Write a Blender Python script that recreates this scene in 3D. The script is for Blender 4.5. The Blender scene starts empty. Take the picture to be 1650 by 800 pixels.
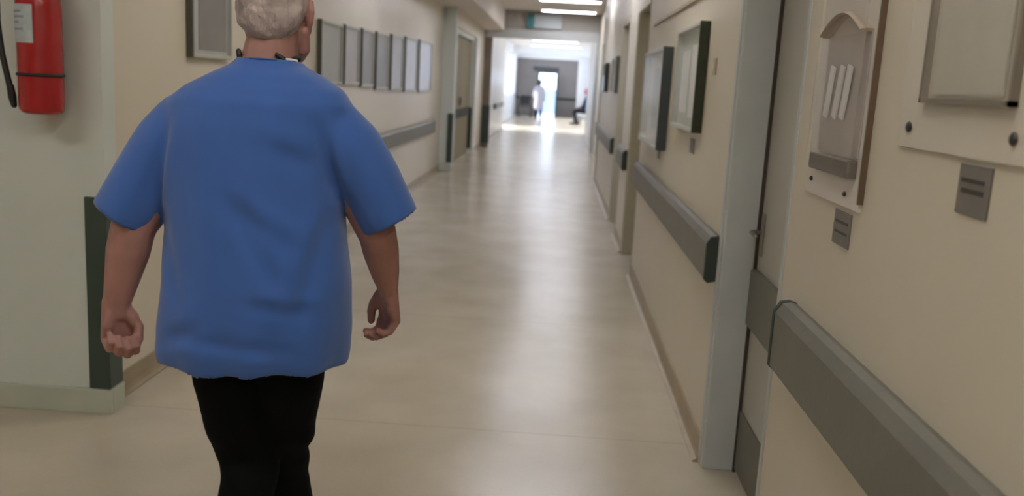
import bpy, bmesh, math, random
from mathutils import Vector, Matrix, noise
random.seed(7)
C = bpy.context.scene.collection
SC = bpy.context.scene

# ------------------------------------------------------------------ camera, world, sun, exposure
cam_d = bpy.data.cameras.new('camera'); cam = bpy.data.objects.new('camera', cam_d); C.objects.link(cam)
cam_d.sensor_width = 36.0; cam_d.lens = 31.64; cam_d.clip_start = 0.05; cam_d.clip_end = 300
_M = Matrix(((0.99724521, -0.06225108, 0.04033352, 0.0),
             (0.05083409, 0.17758044, -0.98279249, 0.0),
             (0.05401745, 0.98213542, 0.18025572, 1.45),
             (0, 0, 0, 1)))
cam.matrix_world = _M
cam_d.dof.use_dof = True; cam_d.dof.focus_distance = 2.2; cam_d.dof.aperture_fstop = 3.2
SC.camera = cam
SC.view_settings.view_transform = 'Standard'; SC.view_settings.look = 'None'
SC.view_settings.gamma = 1.0; SC.view_settings.use_curve_mapping = False
SC.view_settings.exposure = 1.05
SC.cycles.use_denoising = True
SC.cycles.max_bounces = 10; SC.cycles.diffuse_bounces = 6; SC.cycles.glossy_bounces = 4
SC.cycles.sample_clamp_indirect = 6.0

w = bpy.data.worlds.new('sky'); SC.world = w; w.use_nodes = True
bg = w.node_tree.nodes['Background']; bg.inputs[0].default_value = (0.62, 0.76, 1.0, 1); bg.inputs[1].default_value = 2.6

sd = bpy.data.lights.new('sun', 'SUN'); sd.energy = 8.0; sd.angle = 0.01; sd.color = (0.95, 0.96, 1.0)
sun = bpy.data.objects.new('sun', sd); C.objects.link(sun)
sun.rotation_euler = Vector((0.85, -0.02, -0.44)).to_track_quat('-Z', 'Y').to_euler()
LAMP_NEAR, LAMP_FAR, LAMP_MID = 9.0, 6.0, 12.0

# ------------------------------------------------------------------ materials
def srgb(r, g, b):
    f = lambda c: ((c/255.0)/12.92 if c/255.0 <= 0.04045 else ((c/255.0+0.055)/1.055)**2.4)
    return (f(r), f(g), f(b), 1)

def mat(name, col, rough=0.5, var=0.0, scale=6.0, bump=0.0, bscale=40.0, metal=0.0, spec=0.5, coat=0.0, emit=0.0, sheen=0.0, stretch=None, col2=None):
    m = bpy.data.materials.new(name); m.use_nodes = True
    nt = m.node_tree; b = nt.nodes['Principled BSDF']
    b.inputs['Base Color'].default_value = col; b.inputs['Roughness'].default_value = rough
    b.inputs['Metallic'].default_value = metal; b.inputs['Specular IOR Level'].default_value = spec
    b.inputs['Coat Weight'].default_value = coat; b.inputs['Coat Roughness'].default_value = 0.15
    if sheen: b.inputs['Sheen Weight'].default_value = sheen
    if emit:
        b.inputs['Emission Color'].default_value = col; b.inputs['Emission Strength'].default_value = emit
    tc = nt.nodes.new('ShaderNodeTexCoord'); mp = nt.nodes.new('ShaderNodeMapping')
    nt.links.new(tc.outputs['Object'], mp.inputs[0])
    if stretch: mp.inputs['Scale'].default_value = stretch
    if var:
        n = nt.nodes.new('ShaderNodeTexNoise'); n.inputs['Scale'].default_value = scale; n.inputs['Detail'].default_value = 5
        nt.links.new(mp.outputs[0], n.inputs['Vector'])
        mx = nt.nodes.new('ShaderNodeMix'); mx.data_type = 'RGBA'
        c2 = col2 if col2 else tuple(c*(1-var) for c in col[:3])+(1,)
        mx.inputs['A'].default_value = c2; mx.inputs['B'].default_value = col
        rp = nt.nodes.new('ShaderNodeMapRange'); rp.inputs['From Min'].default_value = 0.35; rp.inputs['From Max'].default_value = 0.65
        nt.links.new(n.outputs['Fac'], rp.inputs['Value']); nt.links.new(rp.outputs[0], mx.inputs['Factor'])
        nt.links.new(mx.outputs['Result'], b.inputs['Base Color'])
    if bump:
        n2 = nt.nodes.new('ShaderNodeTexNoise'); n2.inputs['Scale'].default_value = bscale; n2.inputs['Detail'].default_value = 3
        nt.links.new(mp.outputs[0], n2.inputs['Vector'])
        bp = nt.nodes.new('ShaderNodeBump'); bp.inputs['Strength'].default_value = bump; bp.inputs['Distance'].default_value = 0.01
        nt.links.new(n2.outputs['Fac'], bp.inputs['Height']); nt.links.new(bp.outputs[0], b.inputs['Normal'])
    return m

M = {}
M['wall'] = mat('cream_wall_paint', (0.62, 0.56, 0.45, 1), 0.36, 0.05, 1.3, 0.04, 8, spec=0.45)
M['wall_left'] = mat('cream_left_wall_paint', (0.66, 0.595, 0.48, 1), 0.30, 0.05, 1.3, 0.04, 8, spec=0.45)
M['pale'] = mat('pale_green_paint', (0.62, 0.655, 0.61, 1), 0.4, 0.06, 1.5, 0.04, 10)
M['palebase'] = mat('pale_green_skirting', (0.52, 0.55, 0.46, 1), 0.4, 0.1, 4)
M['ceiling'] = mat('ceiling_paint', (0.74, 0.70, 0.66, 1), 0.7, 0.04, 2)
M['bulk'] = mat('bulkhead_paint', (0.80, 0.74, 0.69, 1), 0.6, 0.03, 2)
M['base'] = mat('tan_skirting', (0.36, 0.29, 0.185, 1), 0.35, 0.18, 5)
M['grey'] = mat('grey_rail_vinyl', (0.145, 0.138, 0.115, 1), 0.42, 0.12, 6, 0.05, 60)
M['greycap'] = mat('dark_green_end_cap', (0.035, 0.045, 0.038, 1), 0.7, 0.1, 8)
M['guard'] = mat('green_corner_guard', (0.045, 0.068, 0.052, 1), 0.4, 0.15, 5)
M['frame'] = mat('painted_steel_frame', (0.50, 0.52, 0.515, 1), 0.38, 0.06, 9, 0.04, 30)
M['creamframe'] = mat('cream_door_frame', (0.50, 0.46, 0.35, 1), 0.35, 0.06, 9)
M['doorp'] = mat('door_paint', (0.46, 0.45, 0.40, 1), 0.4, 0.05, 3)
M['olive'] = mat('olive_door_paint', (0.24, 0.20, 0.115, 1), 0.6, 0.1, 3)
M['darkleaf'] = mat('brown_door_laminate', (0.18, 0.14, 0.105, 1), 0.45, 0.15, 4)
M['metal'] = mat('brushed_metal', (0.38, 0.35, 0.31, 1), 0.35, 0.1, 20, metal=0.9)
M['screw'] = mat('screw_cap', (0.06, 0.055, 0.05, 1), 0.4, 0.1, 20, metal=0.4)
M['gap'] = mat('seal_rubber', (0.055, 0.035, 0.026, 1), 0.7, 0.1, 20)
M['black'] = mat('black_rubber', (0.012, 0.011, 0.010, 1), 0.5, 0.1, 20)
M['white'] = mat('white_paint', (0.80, 0.80, 0.80, 1), 0.45, 0.04, 5)
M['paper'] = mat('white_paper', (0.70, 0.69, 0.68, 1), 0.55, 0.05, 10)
M['tagp'] = mat('grey_label_plate', (0.17, 0.155, 0.14, 1), 0.4, 0.1, 30)
M['ink'] = mat('dark_ink', (0.05, 0.045, 0.042, 1), 0.5, 0.1, 30)
M['red'] = mat('red_enamel', (0.42, 0.008, 0.012, 1), 0.25, 0.1, 8, coat=0.4)
M['labelp'] = mat('extinguisher_label', (0.50, 0.56, 0.58, 1), 0.45, 0.2, 25)
M['teal'] = mat('teal_sign_edge', (0.05, 0.24, 0.27, 1), 0.4, 0.05, 5)
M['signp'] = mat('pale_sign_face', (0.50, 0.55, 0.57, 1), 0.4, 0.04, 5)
M['greypanel'] = mat('grey_panel', (0.40, 0.38, 0.35, 1), 0.5, 0.08, 4)
M['farwall'] = mat('grey_brown_far_wall', (0.20, 0.18, 0.165, 1), 0.6, 0.08, 2)
M['farsigntx'] = mat('dark_sign', (0.05, 0.055, 0.06, 1), 0.5, 0.1, 5)
M['casegreen'] = mat('dark_green_case_edge', (0.030, 0.040, 0.018, 1), 0.45, 0.3, 30)
M['caseblue'] = mat('dark_slate_case_edge', (0.035, 0.042, 0.046, 1), 0.4, 0.1, 20)
M['alu'] = mat('dull_aluminium', (0.42, 0.40, 0.36, 1), 0.4, 0.08, 12, metal=0.6)
M['darkframe'] = mat('dark_board_frame', (0.10, 0.095, 0.08, 1), 0.45, 0.1, 12)
M['clear'] = None
M['paleframe'] = mat('pale_board_frame', (0.44, 0.44, 0.37, 1), 0.3, 0.08, 12)
def glassmat(name, tint, alpha, rough):
    m = bpy.data.materials.new(name); m.use_nodes = True; nt = m.node_tree
    b = nt.nodes['Principled BSDF']; b.inputs['Base Color'].default_value = tint; b.inputs['Roughness'].default_value = rough
    b.inputs['Alpha'].default_value = alpha; b.inputs['Specular IOR Level'].default_value = 0.9
    n = nt.nodes.new('ShaderNodeTexNoise'); n.inputs['Scale'].default_value = 5
    r = nt.nodes.new('ShaderNodeMapRange'); r.inputs['To Min'].default_value = rough*0.8; r.inputs['To Max'].default_value = rough*1.3
    nt.links.new(n.outputs['Fac'], r.inputs['Value']); nt.links.new(r.outputs[0], b.inputs['Roughness'])
    return m
M['clear'] = glassmat('clear_acrylic', (0.62, 0.56, 0.47, 1), 0.16, 0.2)
M['glass'] = glassmat('board_glass', (0.8, 0.82, 0.84, 1), 0.13, 0.06)  # whitened tint lifts the panes, a bright reflection put into the colour
def emissive(name, col, s):
    m = bpy.data.materials.new(name); m.use_nodes = True; nt = m.node_tree
    b = nt.nodes['Principled BSDF']; b.inputs['Base Color'].default_value = (0.8, 0.8, 0.8, 1)
    b.inputs['Emission Color'].default_value = col; b.inputs['Emission Strength'].default_value = s
    return m
M['lampnear'] = emissive('diffuser_near', (1.0, 0.97, 0.92, 1), LAMP_NEAR)
M['lampmid'] = emissive('diffuser_mid', (0.90, 0.91, 1.0, 1), LAMP_MID)
M['lampcool'] = emissive('diffuser_cool', (0.86, 0.88, 1.0, 1), LAMP_NEAR*1.35)
M['lampfar'] = emissive('diffuser_far', (0.86, 0.89, 1.0, 1), LAMP_FAR)
# man
M['shirt'] = mat('blue_cotton', (0.050, 0.128, 0.40, 1), 0.85, 0.07, 5, 0.25, 9, spec=0.2, sheen=0.25)
M['trouser'] = mat('black_trouser_cloth', (0.0045, 0.005, 0.0055, 1), 0.9, 0.2, 6, 0.2, 20, spec=0.1)
M['hair'] = mat('grey_hair', (0.47, 0.39, 0.37, 1), 0.85, 0.32, 26, 0.6, 90, spec=0.2, stretch=(1, 1, 0.6))
M['skin'] = mat('skin', (0.40, 0.205, 0.17, 1), 0.55, 0.22, 9, 0.15, 60, spec=0.35)
M['skin'].node_tree.nodes['Principled BSDF'].inputs['Subsurface Weight'].default_value = 0.08
M['skin2'] = mat('skin_brown', (0.20, 0.11, 0.08, 1), 0.6, 0.1, 9)
M['lip'] = mat('lips', (0.30, 0.11, 0.09, 1), 0.5, 0.1, 30)
M['eye'] = mat('eye_white', (0.75, 0.73, 0.70, 1), 0.2, 0.03, 30)
M['shoe'] = mat('black_leather', (0.012, 0.011, 0.011, 1), 0.4, 0.1, 20)
M['sole'] = mat('dark_sole', (0.03, 0.028, 0.026, 1), 0.7, 0.1, 20)
M['navy'] = mat('navy_cloth', (0.012, 0.030, 0.10, 1), 0.85, 0.15, 8)
M['dark'] = mat('dark_cloth', (0.012, 0.012, 0.02, 1), 0.85, 0.1, 8)
M['pink'] = mat('pink_red_scarf', (0.55, 0.10, 0.16, 1), 0.8, 0.1, 8)
M['coat'] = mat('white_coat_cloth', (0.42, 0.40, 0.45, 1), 0.8, 0.06, 6)
M['vinyl'] = mat('black_chair_vinyl', (0.014, 0.014, 0.018, 1), 0.5, 0.1, 8)

def floor_mat():
    m = bpy.data.materials.new('polished_vinyl_floor'); m.use_nodes = True; nt = m.node_tree; L = nt.links
    b = nt.nodes['Principled BSDF']
    tc = nt.nodes.new('ShaderNodeTexCoord')
    n = nt.nodes.new('ShaderNodeTexNoise'); n.inputs['Scale'].default_value = 2.2; n.inputs['Detail'].default_value = 6
    L.new(tc.outputs['Object'], n.inputs['Vector'])
    n2 = nt.nodes.new('ShaderNodeTexNoise'); n2.inputs['Scale'].default_value = 90; n2.inputs['Detail'].default_value = 2
    L.new(tc.outputs['Object'], n2.inputs['Vector'])
    mx = nt.nodes.new('ShaderNodeMix'); mx.data_type = 'RGBA'
    mx.inputs['A'].default_value = (0.45, 0.395, 0.31, 1); mx.inputs['B'].default_value = (0.53, 0.47, 0.375, 1)
    ad = nt.nodes.new('ShaderNodeMath'); ad.operation = 'MULTIPLY_ADD'; ad.inputs[1].default_value = 0.25; 
    L.new(n2.outputs['Fac'], ad.inputs[0]); L.new(n.outputs['Fac'], ad.inputs[2])
    r = nt.nodes.new('ShaderNodeMapRange'); r.inputs['From Min'].default_value = 0.4; r.inputs['From Max'].default_value = 0.85
    L.new(ad.outputs[0], r.inputs['Value']); L.new(r.outputs[0], mx.inputs['Factor'])
    # welded seams between the vinyl sheets, across the corridor
    sx = nt.nodes.new('ShaderNodeSeparateXYZ'); L.new(tc.outputs['Object'], sx.inputs[0])
    w1 = nt.nodes.new('ShaderNodeMath'); w1.operation = 'PINGPONG'; w1.inputs[1].default_value = 0.9; L.new(sx.outputs['Y'], w1.inputs[0])
    w2 = nt.nodes.new('ShaderNodeMath'); w2.operation = 'LESS_THAN'; w2.inputs[1].default_value = 0.005; L.new(w1.outputs[0], w2.inputs[0])
    w3 = nt.nodes.new('ShaderNodeMath'); w3.operation = 'MULTIPLY'; w3.inputs[1].default_value = 0.3; L.new(w2.outputs[0], w3.inputs[0])
    m2 = nt.nodes.new('ShaderNodeMix'); m2.data_type = 'RGBA'; m2.inputs['B'].default_value = (0.30, 0.25, 0.17, 1)
    L.new(mx.outputs['Result'], m2.inputs['A']); L.new(w3.outputs[0], m2.inputs['Factor'])
    L.new(m2.outputs['Result'], b.inputs['Base Color'])
    rr = nt.nodes.new('ShaderNodeMapRange'); rr.inputs['To Min'].default_value = 0.17; rr.inputs['To Max'].default_value = 0.30
    L.new(n.outputs['Fac'], rr.inputs['Value']); L.new(rr.outputs[0], b.inputs['Roughness'])
    n3 = nt.nodes.new('ShaderNodeTexNoise'); n3.inputs['Scale'].default_value = 3.5
    L.new(tc.outputs['Object'], n3.inputs['Vector'])
    bp = nt.nodes.new('ShaderNodeBump'); bp.inputs['Strength'].default_value = 0.12; bp.inputs['Distance'].default_value = 0.01
    L.new(n3.outputs['Fac'], bp.inputs['Height']); L.new(bp.outputs[0], b.inputs['Normal'])
    b.inputs['Specular IOR Level'].default_value = 0.5
    return m
M['floor'] = floor_mat()

# ------------------------------------------------------------------ mesh helpers
def box(bm, x0, x1, y0, y1, z0, z1, bev=0.0):
    r = bmesh.ops.create_cube(bm, size=1.0)
    bmesh.ops.scale(bm, vec=(x1-x0, y1-y0, z1-z0), verts=r['verts'])
    bmesh.ops.translate(bm, vec=((x0+x1)/2, (y0+y1)/2, (z0+z1)/2), verts=r['verts'])
    if bev:
        es = set(e for v in r['verts'] for e in v.link_edges)
        bmesh.ops.bevel(bm, geom=list(es), offset=bev, segments=2, affect='EDGES', profile=0.6)
    return bm
def BX(*a, **k):
    return box(bmesh.new(), *a, **k)
def obj(name, bm, m, parent=None, smooth=False, loc=None):
    me = bpy.data.meshes.new(name)
    bmesh.ops.recalc_face_normals(bm, faces=bm.faces[:])
    if parent is not None:
        bmesh.ops.translate(bm, vec=-world_loc(parent), verts=bm.verts[:])
    elif loc is not None:
        bmesh.ops.translate(bm, vec=-Vector(loc), verts=bm.verts[:])
    bm.to_mesh(me); bm.free()
    if smooth:
        for p in me.polygons: p.use_smooth = True
    me.materials.append(m)
    o = bpy.data.objects.new(name, me); C.objects.link(o)
    if loc is not None and parent is None: o.location = loc
    if parent is not None: o.parent = parent
    return o
def world_loc(o):
    v = Vector(o.location)
    while o.parent is not None:
        o = o.parent; v = v + Vector(o.location)
    return v
def tag(o, label=None, cat=None, group=None, kind=None):
    if label: o['label'] = label
    if cat: o['category'] = cat
    if group: o['group'] = group
    if kind: o['kind'] = kind
    return o
def struct(name, bm, m, parent=None):
    o = obj(name, bm, m, parent)
    if parent is None: o['kind'] = 'structure'
    return o
def thing(name, loc, label, cat, group=None, kind=None):
    o = bpy.data.objects.new(name, None); C.objects.link(o); o.location = loc; o.empty_display_size = 0.1
    if kind: o['kind'] = kind
    if label: tag(o, label, cat, group)
    return o
def frames(pts):
    ts = []
    for i in range(len(pts)):
        a = pts[max(i-1, 0)]; b = pts[min(i+1, len(pts)-1)]
        ts.append((b-a).normalized())
    up = Vector((0, 1, 0)) if abs(ts[0].y) < 0.9 else Vector((0, 0, 1))
    out = []
    u = (up - ts[0]*up.dot(ts[0])).normalized()
    for t in ts:
        u = (u - t*u.dot(t)).normalized()
        out.append((u, t.cross(u)))
    return out
def tube(bm, pts, rad, n=12, caps=True, hemi=False):
    """rad: float, list of floats or list of (r_side, r_updir)"""
    pts = [Vector(p) for p in pts]
    if not isinstance(rad, (list, tuple)): rad = [rad]*len(pts)
    rad = [(r, r) if not isinstance(r, tuple) else r for r in rad]
    if hemi:   # rounded ends
        t0 = (pts[0]-pts[1]).normalized(); t1 = (pts[-1]-pts[-2]).normalized()
        r0 = min(rad[0]); r1 = min(rad[-1]); P = []; Rr = []
        for a in (0.96, 0.75, 0.4):
            k = math.sqrt(1-a*a); P.append(pts[0]+t0*r0*a); Rr.append((rad[0][0]*k, rad[0][1]*k))
        P += pts; Rr += rad
        for a in (0.4, 0.75, 0.96):
            k = math.sqrt(1-a*a); P.append(pts[-1]+t1*r1*a); Rr.append((rad[-1][0]*k, rad[-1][1]*k))
        pts, rad = P, Rr
    fr = frames(pts); rings = []
    for p, (ra, rb), (u, v) in zip(pts, rad, fr):
        rings.append([bm.verts.new(p + v*ra*math.cos(2*math.pi*k/n) + u*rb*math.sin(2*math.pi*k/n)) for k in range(n)])
    for a, b in zip(rings, rings[1:]):
        for k in range(n):
            bm.faces.new((a[k], a[(k+1) % n], b[(k+1) % n], b[k]))
    if caps:
        bm.faces.new(rings[0][::-1]); bm.faces.new(rings[-1])
    return bm
def stack(bm, rings, n=32, p=2.4):
    """horizontal superellipse rings: (cx, cy, z, a, b)"""
    R = []
    for (cx, cy, z, a, b) in rings:
        r = []
        for k in range(n):
            t = 2*math.pi*k/n; c, s = math.cos(t), math.sin(t)
            r.append(bm.verts.new((cx+a*math.copysign(abs(c)**(2/p), c), cy+b*math.copysign(abs(s)**(2/p), s), z)))
        R.append(r)
    for a, b in zip(R, R[1:]):
        for k in range(n): bm.faces.new((a[k], a[(k+1) % n], b[(k+1) % n], b[k]))
    bm.faces.new(R[0][::-1]); bm.faces.new(R[-1])
    return bm
def ell(bm, c, r, rotz=0.0, rotx=0.0, seg=20, roty=0.0):
    q = bmesh.ops.create_uvsphere(bm, u_segments=seg, v_segments=max(8, seg//2+2), radius=1.0)
    mt = Matrix.Translation(c) @ Matrix.Rotation(rotz, 4, 'Z') @ Matrix.Rotation(roty, 4, 'Y') @ Matrix.Rotation(rotx, 4, 'X') @ Matrix.Diagonal((r[0], r[1], r[2], 1))
    bmesh.ops.transform(bm, matrix=mt, verts=q['verts'])
    return bm
def lathe(bm, prof, c, n=32):
    R = []
    for r, z in prof:
        R.append([bm.verts.new((c[0]+r*math.cos(2*math.pi*k/n), c[1]+r*math.sin(2*math.pi*k/n), c[2]+z)) for k in range(n)])
    for a, b in zip(R, R[1:]):
        for k in range(n): bm.faces.new((a[k], a[(k+1) % n], b[(k+1) % n], b[k]))
    bm.faces.new(R[0][::-1]); bm.faces.new(R[-1])
    return bm
def fuse(bm, voxel, smooth=4):
    """join overlapping closed shells into one continuous skin"""
    bmesh.ops.recalc_face_normals(bm, faces=bm.faces[:])
    me = bpy.data.meshes.new('tmp'); bm.to_mesh(me); bm.free()
    o = bpy.data.objects.new('tmp', me); C.objects.link(o)
    md = o.modifiers.new('r', 'REMESH'); md.mode = 'VOXEL'; md.voxel_size = voxel; md.adaptivity = 0
    if smooth:
        s = o.modifiers.new('s', 'SMOOTH'); s.factor = 0.5; s.iterations = smooth
    dg = bpy.context.evaluated_depsgraph_get(); dg.update()
    me2 = bpy.data.meshes.new_from_object(o.evaluated_get(dg))
    bpy.data.objects.remove(o)
    out = bmesh.new(); out.from_mesh(me2)
    bpy.data.meshes.remove(me2)
    return out
def extrude_profile(bm, prof, y0, y1):
    """prof: list of (x, z), extruded along the corridor"""
    a = [bm.verts.new((x, y0, z)) for x, z in prof]; b = [bm.verts.new((x, y1, z)) for x, z in prof]
    n = len(prof)
    for k in range(n): bm.faces.new((a[k], a[(k+1) % n], b[(k+1) % n], b[k]))
    bm.faces.new(a[::-1]); bm.faces.new(b)
    return bm

# ------------------------------------------------------------------ setting
H = 3.03
RX, LX, CX = 0.66, -1.85, -1.785
RX2, LX2 = 0.84, -1.68
# floor with the hall beyond
struct('floor', BX(-4.6, 3.0, -3.2, 46, -0.12, 0.0), M['floor'])
struct('ceiling', BX(-4.6, 3.0, -3.2, 44.3, H, H+0.15), M['ceiling'])
# right wall: (y0, y1) solid runs and door recesses between
bm = bmesh.new()
for y0, y1 in ((-3.2, 2.50), (3.42, 7.0), (8.02, 9.0), (9.98, 14.2)):
    box(bm, RX, RX+0.32, y0, y1, 0, H)
for y0, y1 in ((2.50, 3.42), (7.0, 8.02), (9.0, 9.98)):
    box(bm, RX, RX+0.32, y0, y1, 2.16, H)
box(bm, RX2, RX2+0.3, 14.2, 26.5, 0, H)
struct('wall_right', bm, M['wall'])
# left wall beyond the corner, with the step at 14.4
bm = bmesh.new()
box(bm, LX-0.3, LX, 3.601, 14.4, 0, H)
struct('wall_left', bm, M['wall_left'])
bm = bmesh.new()
box(bm, -2.12, LX2+0.03, 14.4, 14.7, 0, H)
struct('wall_left_step', bm, M['pale'])
bm = bmesh.new()
box(bm, -2.12, LX2, 18.35, 28.2, 0, H); box(bm, -2.12, LX2, 14.7, 18.35, 2.3, H)
struct('wall_left_far', bm, M['wall_left'])
struct('wall_left_return', BX(-4.6, CX, 3.50, 3.60, 0, H), M['pale'])
struct('wall_left_lobby', BX(-4.75, -4.6, -3.2, 3.7, 0, H), M['wall_left'])
struct('wall_back', BX(-4.6, 1.0, -3.35, -3.2, 0, H), M['wall'])
# far hall
def hall_wall(name, x0, x1, runs, openings, m):
    bm = bmesh.new()
    for y0, y1 in runs: box(bm, x0, x1, y0, y1, 0, H)
    for y0, y1, z0, z1 in openings:
        if z0 > 0.01: box(bm, x0, x1, y0, y1, 0, z0)
        box(bm, x0, x1, y0, y1, z1, H)
    return struct(name, bm, m)
hall_wall('wall_left_hall', -2.2, -1.98, ((28.2, 28.5), (32.0, 32.6), (35.2, 35.9), (38.4, 39.2), (41.6, 44.0)),
          ((28.5, 32.0, 0.0, 2.8), (32.6, 35.2, 0.95, 2.7), (35.9, 38.4, 0.95, 2.7), (39.2, 41.6, 0.95, 2.7)), M['white'])
hall_wall('wall_right_hall', 1.42, 1.6, ((26.5, 36.3), (38.7, 39.4), (41.8, 44.0)),
          ((36.3, 38.7, 0.95, 2.7), (39.4, 41.8, 0.95, 2.7)), M['white'])
struct('wall_right_hall_return', BX(0.98, 1.6, 26.2, 26.5, 0, H), M['white'])
# end wall with the bright doorway
bm = bmesh.new()
box(bm, -2.2, -0.92, 42.5, 42.8, 0, 2.62); box(bm, -0.12, 0.86, 42.5, 42.8, 0, 2.62); box(bm, -0.92, -0.12, 42.5, 42.8, 1.98, 2.62)
struct('wall_end', bm, M['farwall'])
bm = bmesh.new()
box(bm, -2.2, 1.6, 42.45, 42.8, 2.62, H); box(bm, 0.86, 1.6, 42.45, 42.8, 0, 2.62)
struct('wall_end_border', bm, M['white'])
# glazing of the hall
k = 1
for (y0, y1, z0, z1, X) in ((28.5, 32.0, 0.0, 2.8, -2.09), (32.6, 35.2, 0.95, 2.7, -2.09), (35.9, 38.4, 0.95, 2.7, -2.09), (39.2, 41.6, 0.95, 2.7, -2.09),
                            (36.3, 38.7, 0.95, 2.7, 1.51), (39.4, 41.8, 0.95, 2.7, 1.51)):
    t = thing('window_%d' % k, (X, (y0+y1)/2, z0), None, None, kind='structure'); k += 1
    bm = bmesh.new(); e = 0.05
    box(bm, X-0.03, X+0.03, y0, y1, z0, z0+e); box(bm, X-0.03, X+0.03, y0, y1, z1-e, z1)
    box(bm, X-0.03, X+0.03, y0, y0+e, z0+e, z1-e); box(bm, X-0.03, X+0.03, y1-e, y1, z0+e, z1-e)
    obj('window_frame', bm, M['white'], t)
    obj('pane', BX(X-0.004, X+0.004, y0+e, y1-e, z0+e, z1-e), glassmat('window_glass_%d' % k, (0.9, 0.95, 1, 1), 0.06, 0.02), t)
# white bulkhead beams of the hall
struct('trim_1', BX(-1.98, 1.42, 38.8, 39.1, 2.72, H), M['white'])
struct('ground', BX(-60, 60, 46.0, 300, -0.15, -0.02), mat('blue_grey_paving', (0.10, 0.17, 0.30, 1), 0.8, 0.15, 1.0))
# bulkhead along the left, cross beam at 20.3
struct('trim_2', BX(LX, -1.26, 6.0, 20.25, 2.57, H), M['bulk'])
struct('trim_3', BX(LX2, RX2, 20.25, 20.40, 2.42, 2.62, bev=0.01), M['frame'])
struct('trim_4', BX(LX2, RX2, 20.30, 20.36, 2.62, H), M['greypanel'])
# picture rail on the right wall
struct('trim_5', BX(RX-0.012, RX, 3.46, 6.6, 1.90, 1.918), M['base'])
# skirting boards: coved profile
def skirting(name, side, x, y0, y1, m, h=0.10):
    s = -1 if side == 'right' else 1
    prof = [(x, 0), (x+s*0.035, 0), (x+s*0.035, 0.006), (x+s*0.018, 0.014), (x+s*0.012, 0.03), (x+s*0.010, h), (x, h)]
    b = bmesh.new(); extrude_profile(b, prof, y0, y1)
    return struct(name, b, m)
skirting('baseboard_right', 'right', RX, 3.42, 7.0, M['base'])
skirting('baseboard_right_near', 'right', RX, -3.2, 2.49, M['base'])
skirting('baseboard_right_middle', 'right', RX, 8.02, 9.0, M['base'])
skirting('baseboard_right_far', 'right', RX, 9.98, 14.19, M['base'])
skirting('baseboard_left', 'left', LX, 3.605, 14.39, M['base'])
skirting('baseboard_left_far', 'left', LX2, 18.35, 28.2, M['base'])
b = bmesh.new(); box(b, -4.6, CX+0.012, 3.478, 3.50, 0, 0.105, bev=0.004); box(b, CX, CX+0.012, 3.50, 3.60, 0, 0.105)
struct('baseboard_left_return', b, M['palebase'])
struct('baseboard_left_step', BX(LX, LX2+0.042, 14.37, 14.40, 0, 0.14, bev=0.004), M['palebase'])

# recessed doors on the right
def right_door(n, y0, y1, leaf, frame_m, plate_m):
    t = thing('door_%d' % n, (RX+0.15, (y0+y1)/2, 0), None, None, kind='structure')
    b = bmesh.new()
    box(b, RX-0.006, RX+0.12, y1-0.06, y1+0.012, 0, 2.10, bev=0.006)      # far jamb, faces down the corridor
    box(b, RX-0.012, RX+0.02, y1-0.025, y1+0.012, 0, 2.10, bev=0.005)      # architrave lip
    box(b, RX-0.004, RX+0.12, y0+0.0, y0+0.03, 0, 2.10, bev=0.005)
    box(b, RX-0.006, RX+0.12, y0, y1, 2.10, 2.17, bev=0.005)
    fr = obj('door_frame', b, frame_m, t)
    obj('door_seal', BX(RX+0.112, RX+0.124, y1-0.072, y1-0.06, 0, 2.10), M['gap'], t)
    lf = obj('door_leaf', BX(RX+0.124, RX+0.165, y0+0.03, y1-0.06, 0.008, 2.10, bev=0.003), leaf, t)
    obj('bumper_plate', BX(RX+0.10, RX+0.124, y0+0.04, y1-0.075, 0.60, 0.815, bev=0.006), plate_m, t)
    obj('kick_plate', BX(RX+0.116, RX+0.124, y0+0.04, y1-0.075, 0.02, 0.255, bev=0.002), M['grey'], t)
    hb = bmesh.new()
    box(hb, RX+0.117, RX+0.124, y1-0.135, y1-0.095, 0.87, 1.03, bev=0.003)
    tube(hb, [(RX+0.122, y1-0.115, 0.96), (RX+0.09, y1-0.115, 0.96), (RX+0.078, y1-0.125, 0.96), (RX+0.076, y1-0.21, 0.957)], 0.008, 8, hemi=True)
    obj('door_handle', hb, M['metal'], t, smooth=True)
right_door(1, 2.50, 3.42, M['doorp'], M['frame'], M['grey'])
right_door(2, 7.0, 8.02, M['doorp'], M['creamframe'], M['greycap'])
right_door(3, 9.0, 9.98, M['doorp'], M['creamframe'], M['greycap'])
# left recessed double door (olive) between 15.55 and 18.35
t = thing('door_4', (-1.8, 16.95, 0), None, None, kind='structure')
for a, b_ in ((14.77, 16.48), (16.50, 18.24)):
    obj('door_leaf', BX(-1.82, -1.78, a, b_, 0.01, 2.22, bev=0.003), M['olive'], t)
    obj('bumper_plate', BX(-1.78, -1.755, a+0.03, b_-0.03, 0.78, 0.94, bev=0.005), M['greycap'], t)
    obj('door_handle', BX(-1.78, -1.73, (b_-0.07 if a < 16 else a+0.03), (b_-0.03 if a < 16 else a+0.07), 1.0, 1.15, bev=0.005), M['metal'], t)
b = bmesh.new()
box(b, -1.86, -1.66, 18.24, 18.36, 0, 2.3, bev=0.005); box(b, -1.84, -1.72, 14.70, 14.77, 0, 2.3); box(b, -1.84, -1.72, 14.77, 18.24, 2.22, 2.3)
obj('door_frame', b, M['pale'], t)
obj('edge_guard', BX(-1.78, -1.71, 18.22, 18.24, 0.1, 0.92), M['greycap'], t)
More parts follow.
